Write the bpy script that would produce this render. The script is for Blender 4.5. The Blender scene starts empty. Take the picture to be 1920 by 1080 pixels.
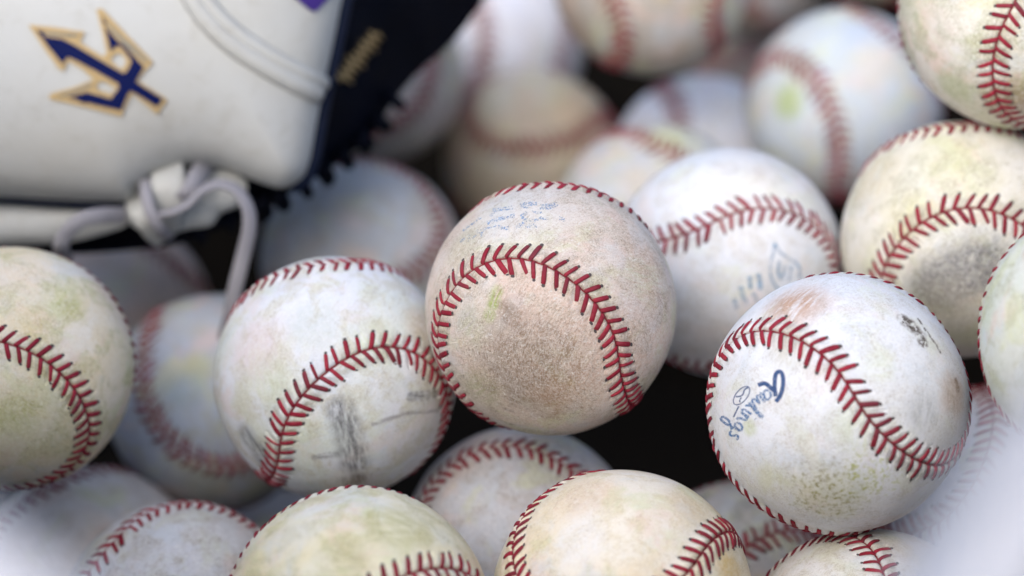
import bpy, bmesh, math, random
import numpy as np
from mathutils import Matrix, Vector, Quaternion
from mathutils.geometry import delaunay_2d_cdt

sc = bpy.context.scene
COL = sc.collection
random.seed(7)

# ------------------------------------------------------------------ camera
ELEV = math.radians(26)
CAM_FWD = Vector((0, math.cos(ELEV), -math.sin(ELEV)))
CAM_UP = Vector((0, math.sin(ELEV), math.cos(ELEV)))
CAM_LOC = CAM_FWD * -0.80
CAM_ROT = Matrix((Vector((1, 0, 0)), CAM_UP, -CAM_FWD)).transposed()
cd = bpy.data.cameras.new("camera")
cam = bpy.data.objects.new("camera", cd)
COL.objects.link(cam)
cam.matrix_world = Matrix.Translation(CAM_LOC) @ CAM_ROT.to_4x4()
cd.sensor_width = 36.0
cd.lens = 36.0 * 5130 / 1920
cd.clip_start = 0.01
cd.clip_end = 200
cd.dof.use_dof = True
cd.dof.focus_distance = 0.772
cd.dof.aperture_fstop = 4.7
sc.camera = cam

# ------------------------------------------------------------------ sky, sun, exposure
SUN_EL, SUN_AZ = math.radians(40), math.radians(205)   # azimuth clockwise from +Y
w = bpy.data.worlds.new("World")
sc.world = w
w.use_nodes = True
nt = w.node_tree
sky = nt.nodes.new("ShaderNodeTexSky")
sky.sky_type = 'NISHITA'
sky.sun_disc = False
sky.sun_elevation = SUN_EL
sky.sun_rotation = SUN_AZ
sky.air_density = 1.0
sky.dust_density = 3.0
sky.ozone_density = 1.0
nt.links.new(sky.outputs[0], nt.nodes["Background"].inputs[0])
nt.nodes["Background"].inputs[1].default_value = 0.15
sl = bpy.data.lights.new("sun", 'SUN')
sl.energy = 0.75
sl.angle = math.radians(60)
sl.color = (1.0, 0.985, 0.95)
so = bpy.data.objects.new("sun", sl)
COL.objects.link(so)
sd = Vector((math.sin(SUN_AZ) * math.cos(SUN_EL), math.cos(SUN_AZ) * math.cos(SUN_EL), math.sin(SUN_EL)))
so.rotation_euler = sd.to_track_quat('Z', 'Y').to_euler()
so.location = sd * 3
vs = sc.view_settings
vs.view_transform = 'Standard'
vs.look = 'None'
vs.exposure = 0.82
vs.gamma = 1.0
vs.use_curve_mapping = False

# ------------------------------------------------------------------ helpers
F_PX = 5130.0
def at(px, py, Z):
    """a point of the place at depth Z in front of the camera"""
    return CAM_LOC + Vector(((px - 960) / F_PX * Z, 0, 0)) + CAM_UP * (-(py - 540) / F_PX * Z) + CAM_FWD * Z

def mesh_obj(name, verts, faces, mats, parent=None, smooth=True, midx=None):
    me = bpy.data.meshes.new(name)
    me.from_pydata([tuple(v) for v in verts], [], faces)
    if smooth:
        me.polygons.foreach_set("use_smooth", [True] * len(me.polygons))
    for m in mats if isinstance(mats, (list, tuple)) else [mats]:
        me.materials.append(m)
    if midx is not None:
        me.polygons.foreach_set("material_index", midx)
    me.update()
    o = bpy.data.objects.new(name, me)
    COL.objects.link(o)
    if parent:
        o.parent = parent
    return o

def empty(name, label=None, cat=None, group=None):
    o = bpy.data.objects.new(name, None)
    COL.objects.link(o)
    o.empty_display_size = .02
    if label: o["label"] = label
    if cat: o["category"] = cat
    if group: o["group"] = group
    return o

class N:
    """small node-building helper"""
    def __init__(s, name):
        s.m = bpy.data.materials.new(name)
        s.m.use_nodes = True
        s.t = s.m.node_tree
        s.b = s.t.nodes["Principled BSDF"]
        s.out = s.t.nodes["Material Output"]
    def n(s, typ, **kw):
        x = s.t.nodes.new(typ)
        for k, v in kw.items():
            setattr(x, k, v)
        return x
    def l(s, a, b):
        s.t.links.new(a, b)
    def put(s, sock, v):
        if isinstance(v, bpy.types.NodeSocket):
            s.l(v, sock)
        else:
            sock.default_value = v
    def math(s, op, a, b=0.0, c=0.0, clamp=False):
        x = s.n("ShaderNodeMath", operation=op, use_clamp=clamp)
        s.put(x.inputs[0], a); s.put(x.inputs[1], b); s.put(x.inputs[2], c)
        return x.outputs[0]
    def noise(s, vec, scale, detail=3.0, rough=.5, dist=0.0):
        x = s.n("ShaderNodeTexNoise")
        s.l(vec, x.inputs["Vector"])
        x.inputs["Scale"].default_value = scale
        x.inputs["Detail"].default_value = detail
        x.inputs["Roughness"].default_value = rough
        x.inputs["Distortion"].default_value = dist
        return x.outputs[0]
    def ramp(s, v, lo, hi, a=0.0, b=1.0):
        x = s.n("ShaderNodeMapRange", interpolation_type='SMOOTHSTEP')
        s.put(x.inputs[0], v)
        for i, q in enumerate((lo, hi, a, b)):
            s.put(x.inputs[i + 1], q)
        return x.outputs[0]
    def mix(s, f, a, b, mode='MIX'):
        x = s.n("ShaderNodeMix", data_type='RGBA', blend_type=mode, clamp_factor=True)
        s.put(x.inputs[0], f)
        for i, q in ((6, a), (7, b)):
            if isinstance(q, bpy.types.NodeSocket): s.l(q, x.inputs[i])
            else: x.inputs[i].default_value = (*q[:3], 1)
        return x.outputs[2]
    def vmath(s, op, a, b=None):
        x = s.n("ShaderNodeVectorMath", operation=op)
        s.put(x.inputs[0], a)
        if b is not None: s.put(x.inputs[1], b)
        return x
    def bump(s, h, strength, dist):
        x = s.n("ShaderNodeBump")
        x.inputs["Strength"].default_value = strength
        x.inputs["Distance"].default_value = dist
        s.l(h, x.inputs["Height"])
        return x.outputs[0]

SEAM = [0.29285, 0.77019, -0.01803, -0.08185]
BALLS = {
 1: ((0.01124, -0.00624, -0.80068), (0.32414, 0.02255, -0.47275, -0.81911)),
 2: ((0.09266, -0.03276, -0.77802), (0.61794, -0.69333, -0.24915, 0.27453)),
 3: ((-0.05373, -0.02719, -0.83028), (0.42506, -0.35345, -0.23632, -0.79909)),
 4: ((0.06916, 0.00803, -0.87607), (0.65198, -0.0632, -0.7277, 0.20345)),
 5: ((0.1394, 0.01527, -0.85134), (0.38661, -0.05589, -0.35205, -0.85057)),
 6: ((0.16486, -0.01311, -0.74711), (0.47412, 0.35994, -0.59963, 0.53489)),
 7: ((0.155, 0.08521, -0.83259), (0.17265, -0.0124, 0.63065, 0.75652)),
 8: ((0.12515, 0.06852, -1.03386), (0.02646, -0.11528, 0.37131, 0.92094)),
 9: ((0.00866, 0.05326, -1.12969), (0.20883, 0.37489, 0.06579, -0.90084)),
 10: ((0.05132, 0.02221, -0.98235), (0.18237, -0.35452, 0.17146, -0.90092)),
 11: ((-0.05457, 0.00968, -0.99274), (0.61409, -0.40343, 0.49204, -0.46694)),
 12: ((0.05175, 0.11554, -1.01324), (0.29386, 0.19706, -0.33034, 0.87504)),
 13: ((-0.00615, 0.10342, -1.1819), (0.43268, 0.20198, -0.03747, 0.87783)),
 14: ((-0.05606, 0.08568, -1.09341), (0.17702, 0.37305, 0.49554, -0.76416)),
 15: ((0.07695, 0.049, -1.1018), (0.51467, 0.14983, -0.18277, 0.82418)),
 16: ((0.14557, 0.1504, -1.09866), (-0.49398, -0.81579, -0.15299, 0.25899)),
 17: ((0.10294, 0.14106, -1.15829), (0.76179, 0.07356, -0.37058, -0.52624)),
 18: ((-0.15167, -0.02425, -0.82949), (0.08695, -0.66231, 0.26408, 0.69573)),
 19: ((-0.10048, -0.03888, -0.92918), (0.2953, 0.09204, 0.49458, -0.81223)),
 20: ((-0.13893, -0.09562, -0.90156), (0.10204, 0.52495, 0.40006, -0.74429)),
 21: ((-0.1013, -0.10222, -0.83831), (0.53789, -0.14242, -0.55159, 0.6214)),
 22: ((-0.04209, -0.0918, -0.75231), (0.13097, -0.7044, -0.25659, -0.64872)),
 23: ((0.03101, -0.08805, -0.77214), (0.2684, 0.40947, 0.10805, -0.86523)),
 24: ((0.0025, -0.08001, -0.85516), (0.35113, -0.69917, -0.08554, 0.61689)),
 25: ((0.07413, -0.09884, -0.87425), (0.22586, -0.50027, -0.40624, -0.73054)),
 26: ((0.10309, -0.10601, -0.78701), (0.0005, 0.03614, 0.62059, -0.7833)),
 27: ((0.14977, -0.06815, -0.86329), (0.6814, 0.07935, -0.15828, 0.71017)),
 28: ((-0.08064, -0.10944, -0.98494), (0.34074, 0.74396, 0.12413, -0.56126)),
 29: ((-0.15251, -0.01024, -1.05016), (-0.37529, 0.62663, 0.07946, -0.67837)),
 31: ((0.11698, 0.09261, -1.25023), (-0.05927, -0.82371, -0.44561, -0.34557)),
}
# ------------------------------------------------------------------ the baseball seam and the shared cover meshes
R = 0.0368
MM = 0.001
NS = 1440
def seam_points(n):
    b, c, d, e = SEAM
    t = np.linspace(0, 2 * np.pi, n, endpoint=False)
    a = 1 - b
    P = np.stack([a*np.cos(t)+b*np.cos(3*t)+d*np.cos(5*t), a*np.sin(t)-b*np.sin(3*t)+d*np.sin(5*t), c*np.sin(2*t)+e*np.sin(6*t)], 1)
    return P / np.linalg.norm(P, axis=1, keepdims=True)
_dense = seam_points(14400)
_seg = np.linalg.norm(np.roll(_dense, -1, 0) - _dense, axis=1)
_cum = np.concatenate([[0], np.cumsum(_seg)])
SEAM_LEN = _cum[-1]
_s = np.linspace(0, SEAM_LEN, NS, endpoint=False)
_loop = np.vstack([_dense, _dense[:1]])
CUR = np.stack([np.interp(_s, _cum, _loop[:, i]) for i in range(3)], 1)
CUR /= np.linalg.norm(CUR, axis=1, keepdims=True)
TAN = np.roll(CUR, -1, 0) - np.roll(CUR, 1, 0)
TAN /= np.linalg.norm(TAN, axis=1, keepdims=True)
BIN = np.cross(CUR, TAN)
NST = 108
PITCH = SEAM_LEN * R / NST
LEAN, LAT = 2.1 * MM, 4.6 * MM

def lip(d):
    """height of the leather over the plain sphere at distance d (metres) from the seam"""
    q = d / MM
    return (0.50 * np.exp(-((q - 1.5) / 1.5) ** 2) - 0.75 * np.exp(-(q / 0.38) ** 2)) * MM

def cover_meshes():
    bm = bmesh.new()
    bmesh.ops.create_icosphere(bm, subdivisions=8, radius=1.0)
    me = bpy.data.meshes.new("tmp"); bm.to_mesh(me); bm.free()
    nv = len(me.vertices)
    V = np.empty(nv * 3, np.float32); me.vertices.foreach_get("co", V); V = V.reshape(-1, 3)
    nf = len(me.polygons)
    Fc = np.empty(nf * 3, np.int32); me.polygons.foreach_get("vertices", Fc); Fc = Fc.reshape(-1, 3)
    bpy.data.meshes.remove(me)
    V /= np.linalg.norm(V, axis=1, keepdims=True)
    C32 = CUR.astype(np.float32)
    idx = np.empty(nv, np.int32)
    for i in range(0, nv, 16384):
        idx[i:i+16384] = (V[i:i+16384] @ C32.T).argmax(1)
    side = np.einsum('ij,ij->i', V, BIN[idx])
    dist = np.arccos(np.clip(np.einsum('ij,ij->i', V, CUR[idx]), -1, 1))
    d = np.where(dist < .4, np.arcsin(np.clip(np.abs(side), 0, 1)), dist) * R
    s = idx / NS * SEAM_LEN * R + np.einsum('ij,ij->i', V, TAN[idx]) * R
    sgn = np.sign(side)
    q = d / MM
    shift = np.where(sgn > 0, 0.0, 0.28 * PITCH)
    ph = 2 * np.pi * (s - shift - LEAN * np.clip(d / LAT, 0, 1.2)) / PITCH
    h = lip(d) - 0.27 * MM * np.cos(ph) * np.exp(-((q - 2.4) / 1.7) ** 2)
    hole = -0.40 * MM * np.exp(-((q - 4.75) / .55) ** 2) * np.clip(np.cos(ph), 0, 1) ** 4
    lump = .16*MM*(np.sin(V[:, 0]*5.1+V[:, 1]*3.7+.6)*np.sin(V[:, 2]*4.3+1.1) + .6*np.sin(V[:, 1]*8.3+V[:, 2]*6.1)*np.sin(V[:, 0]*7.7+2.0))
    P = V * (R + h + hole + lump)[:, None]
    fs = side[Fc].mean(1) > 0
    out = []
    for sel in (fs, ~fs):
        f = Fc[sel]
        used = np.unique(f)
        mp = np.full(nv, -1, np.int32); mp[used] = np.arange(len(used))
        f = mp[f]
        m = bpy.data.meshes.new("leather_panel")
        m.vertices.add(len(used)); m.vertices.foreach_set("co", P[used].astype(np.float32).ravel())
        m.loops.add(f.size); m.loops.foreach_set("vertex_index", f.ravel().astype(np.int32))
        m.polygons.add(len(f)); m.polygons.foreach_set("loop_start", np.arange(0, f.size, 3, dtype=np.int32))
        m.update(calc_edges=True)
        m.polygons.foreach_set("use_smooth", np.ones(len(f), bool))
        at_ = m.attributes.new("seam_mm", 'FLOAT', 'POINT'); at_.data.foreach_set("value", q[used].astype(np.float32))
        ap = m.attributes.new("seam_phase", 'FLOAT', 'POINT'); ap.data.foreach_set("value", np.cos(ph)[used].astype(np.float32))
        m.materials.append(None)
        out.append(m)
    return out
PANELS = cover_meshes()

def stitch_geo(sign):
    """one thread leg: from the slit out over the lip into its hole; x along the seam, y away from it, z outwards"""
    path = [(-.10, .05, -.05, .62, .25), (.10, .45, .44, .62, .32), (.60, 1.5, .52, .66, .32), (1.10, 2.6, .45, .66, .32), (1.58, 3.6, .25, .65, .28), (1.88, 4.25, .07, .62, .25), (2.02, 4.6, -.35, .50, .15)]
    vs_, fs_ = [], []
    K = 8
    for i, (x, y, z, wd, ht) in enumerate(path):
        a = path[max(i-1, 0)]; b = path[min(i+1, len(path)-1)]
        tx, ty = b[0]-a[0], b[1]-a[1]
        L = math.hypot(tx, ty); tx /= L; ty /= L
        for k in range(K):
            an = 2*math.pi*k/K
            ox, oz = math.cos(an)*wd, math.sin(an)*ht
            X, Y = x + ty*ox, y - tx*ox
            vs_.append((X*MM, sign*Y*MM, (z + oz - (Y*Y + X*X)/(2*36.8))*MM))
    for i in range(len(path)-1):
        for k in range(K):
            q = (i*K+k, i*K+(k+1) % K, (i+1)*K+(k+1) % K, (i+1)*K+k)
            fs_.append(q if sign > 0 else q[::-1])
    mi = [0]*len(fs_)
    # the dark needle hole at the end
    b0 = len(vs_)
    hx, hy = 2.2, 4.78
    for k in range(7):
        an = 2*math.pi*k/7
        X, Y = hx+.56*math.cos(an), hy+.46*math.sin(an)
        vs_.append((X*MM, sign*Y*MM, (.035 - (Y*Y+X*X)/(2*36.8))*MM))
    vs_.append((hx*MM, sign*hy*MM, (.10 - (hy*hy+hx*hx)/(2*36.8))*MM))
    for k in range(7):
        q = (b0+k, b0+(k+1) % 7, b0+7)
        fs_.append(q if sign > 0 else q[::-1]); mi.append(1)
    return vs_, fs_, mi
def thread_mat():
    k = N("red_waxed_thread")
    g = k.n("ShaderNodeNewGeometry"); tc = k.n("ShaderNodeTexCoord"); oi = k.n("ShaderNodeObjectInfo")
    r = k.math('ADD', g.outputs["Random Per Island"], oi.outputs["Random"])
    r = k.math('FRACT', k.math('MULTIPLY', r, 7.31))
    no = k.noise(g.outputs["Position"], 900, 3)
    big = k.noise(g.outputs["Position"], 55, 2)
    c = k.mix(r, (.19, .008, .022), (.33, .018, .040))
    c = k.mix(k.math('MULTIPLY', k.ramp(no, .45, .75), .30), c, (.36, .10, .12))
    c = k.mix(k.math('MULTIPLY', k.ramp(big, .46, .70), .55), c, (.11, .04, .05))
    k.l(c, k.b.inputs["Base Color"])
    k.b.inputs["Roughness"].default_value = .7
    k.b.inputs["Specular IOR Level"].default_value = .25
    wv = k.n("ShaderNodeTexWave"); wv.inputs["Scale"].default_value = 900; wv.inputs["Distortion"].default_value = 3
    k.l(tc.outputs["Object"], wv.inputs["Vector"])
    k.l(k.bump(wv.outputs[1], .25, .0002), k.b.inputs["Normal"])
    return k.m
def flat_mat(name, col, rough=.6, spec=.3, nscale=400, var=.25, bump=.1, bdist=.0003):
    k = N(name); tc = k.n("ShaderNodeTexCoord")
    no = k.noise(tc.outputs["Object"], nscale, 4)
    k.l(k.mix(no, tuple(x*(1-var) for x in col), tuple(min(1, x*(1+var)) for x in col)), k.b.inputs["Base Color"])
    k.b.inputs["Roughness"].default_value = rough
    k.b.inputs["Specular IOR Level"].default_value = spec
    k.l(k.bump(no, bump, bdist), k.b.inputs["Normal"])
    return k.m
M_THREAD = thread_mat()
M_HOLE = flat_mat("needle_hole_grime", (.085, .07, .07), .8)
GEO = {1: stitch_geo(1), -1: stitch_geo(-1)}
def stitch_mesh(sign):
    v, f, mi = GEO[sign]
    m = bpy.data.meshes.new("stitch")
    m.from_pydata(v, [], f)
    m.polygons.foreach_set("use_smooth", [True]*len(f))
    m.materials.append(M_THREAD); m.materials.append(M_HOLE)
    m.polygons.foreach_set("material_index", mi)
    return m
STITCH = {1: stitch_mesh(1), -1: stitch_mesh(-1)}
# the 216 places of the thread legs in ball space
PLACES = []
rs = np.random.default_rng(3)
for i in range(NST):
    for sgn in (1, -1):
        u = (i + (0 if sgn > 0 else .28)) / NST
        k = u * NS
        i0 = int(k) % NS; fr = k - int(k)
        c = CUR[i0]*(1-fr) + CUR[(i0+1) % NS]*fr; c /= np.linalg.norm(c)
        t = TAN[i0]; b = np.cross(c, t); b /= np.linalg.norm(b); t = np.cross(b, c)
        a = rs.normal(0, .085); ca, sa = math.cos(a), math.sin(a)
        t2, b2 = ca*t + sa*b, -sa*t + ca*b
        sx, sy, sz = 1+rs.normal(0, .12), 1+rs.normal(0, .055), 1+rs.normal(0, .12)
        m = np.eye(4)
        m[:3, 0] = t2*sx; m[:3, 1] = b2*sy; m[:3, 2] = c*sz; lp = .16*MM*(math.sin(c[0]*5.1+c[1]*3.7+.6)*math.sin(c[2]*4.3+1.1) + .6*math.sin(c[1]*8.3+c[2]*6.1)*math.sin(c[0]*7.7+2.0)); m[:3, 3] = c*(R+.03*MM+lp)
        PLACES.append((sgn, m, c))
def joined_stitches(keep):
    vs_, fs_, mi = [], [], []
    for sgn, m, c in keep:
        v, f, q = GEO[sgn]
        o = len(vs_)
        A = np.array(v) @ m[:3, :3].T + m[:3, 3]
        vs_.extend(map(tuple, A)); fs_.extend(tuple(i+o for i in p) for p in f); mi.extend(q)
    m = bpy.data.meshes.new("stitching")
    m.from_pydata(vs_, [], fs_)
    m.polygons.foreach_set("use_smooth", [True]*len(fs_))
    m.materials.append(M_THREAD); m.materials.append(M_HOLE)
    m.polygons.foreach_set("material_index", mi)
    return m
ALL_STITCHES = joined_stitches(PLACES)
def seam_cord():
    vs_, fs_ = [], []
    n, K = 720, 5
    for i in range(n):
        j = i*2
        wob = .12*MM*math.sin(i*2*math.pi*NST/n)
        for k in range(K):
            a = 2*math.pi*k/K
            p = CUR[j]*(R - .12*MM + .22*MM*math.sin(a)) + BIN[j]*(.24*MM*math.cos(a) + wob)
            vs_.append(tuple(p))
    for i in range(n):
        for k in range(K):
            fs_.append((i*K+k, i*K+(k+1) % K, ((i+1) % n)*K+(k+1) % K, ((i+1) % n)*K+k))
    m = bpy.data.meshes.new("seam_thread")
    m.from_pydata(vs_, [], fs_); m.polygons.foreach_set("use_smooth", [True]*len(fs_))
    m.materials.append(M_CORD)
    return m
M_CORD = flat_mat("dark_red_cord", (.24, .035, .04), .7)
CORD = seam_cord()

def leather(name, base, tint, tint_amt, mot, mot_amt, patches, seed, grain=1.0, dirt=.35):
    """used white leather: base colour, broad tint, mottled stains, local stains with their own shape"""
    k = N(name)
    cool = lambda c_: (c_[0]*.965, c_[1], min(.92, c_[2]*1.075))
    white = base[0]-base[2] < .10
    if white:
        base, tint = cool(base), cool(tint)
    tc = k.n("ShaderNodeTexCoord")
    mp = k.vmath('SCALE', tc.outputs["Object"]); mp.inputs["Scale"].default_value = 1/R
    unit = mp.outputs[0]
    off = k.vmath('ADD', unit, (seed*3.7, seed*1.9, seed*5.3)).outputs[0]
    broad = k.noise(off, 1.3, 3, .5, .4)
    mid = k.noise(off, 4.5, 5, .6, .6)
    fine = k.noise(off, 26, 5, .65)
    grit = k.noise(off, 95, 4, .7)
    # scratches: noise stretched one way
    mapn = k.n("ShaderNodeMapping"); k.l(off, mapn.inputs[0])
    mapn.inputs["Rotation"].default_value = (seed*.7, seed*1.3, seed*.4)
    mapn.inputs["Scale"].default_value = (1, 12, 3)
    scr = k.noise(mapn.outputs[0], 9, 5, .72, .25)
    c = k.mix(k.math('MULTIPLY', k.ramp(broad, .42, .60), tint_amt), base, tint)
    for q_, (lc, la, ls) in enumerate((((.80, .56, .46), .42, 1.9), ((.58, .68, .78), .34, 1.6), ((.66, .70, .36), .46, 2.3), ((.90, .90, .90), .32 if base[0] > .6 else .0, 2.0))):
        o2 = k.vmath('ADD', unit, (seed*2.1+q_*7.3, seed*4.7-q_*3.1, seed*.9+q_*5.7)).outputs[0]
        nz = k.noise(o2, ls, 5, .62, .5)
        if white and base[0] > .74 and q_ in (0, 2): la *= .6
        c = k.mix(k.math('MULTIPLY', k.ramp(nz, .50, .66), la), c, lc)
    f = k.math('MULTIPLY', k.ramp(mid, .46, .62), mot_amt)
    f = k.math('MULTIPLY', f, k.ramp(fine, .25, .65, .35, 1.0))
    c = k.mix(f, c, mot)
    for (d, rad, col, amt, edge, kind) in patches:
        dp = None
        for q in d:
            e_ = k.vmath('DOT_PRODUCT', unit, q).outputs["Value"]
            dp = e_ if dp is None else k.math('MAXIMUM', dp, e_)
        ang = k.math('ARCCOSINE', k.math('MINIMUM', k.math('DIVIDE', dp, k.vmath('LENGTH', unit).outputs["Value"]), 1.0))
        wob = mid
        if kind == 'scratch':
            # scuffs run one way: along the mark when it is long, else along a direction of their own
            d0 = Vector(d[0])
            al = Vector(d[-1]) - d0
            if al.length < 1e-4:
                al = d0.cross(Vector((math.sin(seed*3+rad*40), math.cos(seed*5), math.sin(seed*7+1))))
            al.normalize(); ac = al.cross(d0).normalized()
            cv_ = k.n("ShaderNodeCombineXYZ")
            k.put(cv_.inputs[0], k.math('MULTIPLY', k.vmath('DOT_PRODUCT', unit, tuple(ac)).outputs["Value"], 30.0))
            k.put(cv_.inputs[1], k.math('MULTIPLY', k.vmath('DOT_PRODUCT', unit, tuple(al)).outputs["Value"], 4.5))
            cv_.inputs[2].default_value = seed
            wob = k.noise(cv_.outputs[0], 1.0, 5, .65, .3)
        ang = k.math('ADD', ang, k.math('MULTIPLY', k.math('SUBTRACT', wob, .5), edge))
        f = k.math('MULTIPLY', k.ramp(ang, rad*.35, rad*1.15, 1, 0), amt)
        if kind == 'speck':
            f = k.math('MULTIPLY', f, k.ramp(fine, .50, .64))
        elif kind == 'scratch':
            f = k.math('MULTIPLY', f, k.ramp(wob, .36, .60, .22, 1))
        elif kind == 'solid':
            f = k.math('MULTIPLY', f, k.ramp(fine, .42, .52, .1, 1))
        else:
            f = k.math('MULTIPLY', f, k.ramp(fine, .2, .65, .45, 1))
        c = k.mix(f, c, col)
    # grime worked into the seam
    sm = k.n("ShaderNodeAttribute", attribute_name="seam_mm")
    g1 = k.math('MULTIPLY', k.ramp(sm.outputs["Fac"], 0, 6.5, 1, 0), k.ramp(mid, .35, .65, .2, 1))
    c = k.mix(k.math('MULTIPLY', g1, dirt), c, (.40, .35, .25))
    g2 = k.ramp(sm.outputs["Fac"], .15, .6, 1, 0)
    c = k.mix(k.math('MULTIPLY', g2, .6), c, (.26, .14, .11))
    # fibres, scuffs and grit
    fuzz = k.noise(off, 38, 6, .72, 1.6)
    vary = k.ramp(mid, .36, .64, .25, 1.25)
    c = k.mix(k.math('MULTIPLY', k.math('MULTIPLY', k.ramp(fuzz, .49, .62), .68*grain), vary), c, (.62, .56, .50), 'MULTIPLY')
    c = k.mix(k.math('MULTIPLY', k.ramp(grit, .50, .70), .28*grain), c, (.60, .52, .45), 'MULTIPLY')
    c = k.mix(k.math('MULTIPLY', k.ramp(fuzz, .46, .36), .55*grain), c, (.90, .89, .86))
    c = k.mix(k.math('MULTIPLY', k.ramp(scr, .56, .70), .6*grain), c, (.62, .54, .45), 'MULTIPLY')
    scr2m = k.n("ShaderNodeMapping"); k.l(off, scr2m.inputs[0])
    scr2m.inputs["Rotation"].default_value = (seed*1.1+1, seed*.3, seed*.9+2)
    scr2m.inputs["Scale"].default_value = (1, 26, 1)
    hair = k.noise(scr2m.outputs[0], 9, 3, .6, 1.2)
    hl = k.math('ABSOLUTE', k.math('SUBTRACT', hair, .5))
    hm = k.ramp(mid, .44, .60)
    c = k.mix(k.math('MULTIPLY', k.math('MULTIPLY', k.ramp(hl, .004, .022, 1, 0), hm), .55*grain), c, (.30, .25, .20))
    sl_ = k.math('ABSOLUTE', k.math('SUBTRACT', scr, .47))
    c = k.mix(k.math('MULTIPLY', k.math('MULTIPLY', k.ramp(sl_, .004, .03, 1, 0), k.ramp(broad, .40, .62)), .55*grain), c, (.95, .94, .92))
    k.l(c, k.b.inputs["Base Color"])
    k.l(k.ramp(fine, .3, .7, .50, .68), k.b.inputs["Roughness"])
    k.b.inputs["Specular IOR Level"].default_value = .32
    h = k.math('ADD', k.math('MULTIPLY', grit, .5), k.math('ADD', k.math('ADD', k.math('MULTIPLY', fuzz, .9), k.math('MULTIPLY', fine, .5)), k.math('MULTIPLY', scr, .5)))
    k.l(k.bump(h, .55*grain, .0011), k.b.inputs["Normal"])
    return k.m

def cam_dir(ballrot, pos, px, py):
    """ball-space direction of the surface point seen at a photo position"""
    d = Vector(((px-960)/F_PX, -(py-540)/F_PX, -1)).normalized()
    P = Vector(pos)
    b = d.dot(P); disc = max(b*b - (P.dot(P) - R*R), 0)
    q = (d*(b - math.sqrt(disc)) - P).normalized()
    return ballrot.transposed() @ q

W = (.83, .83, .82)
YEL, GRN, BRN, GRY, PNK, ORG = (.62, .56, .34), (.42, .46, .20), (.27, .19, .12), (.16, .16, .17), (.58, .42, .34), (.66, .45, .22)
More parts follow.
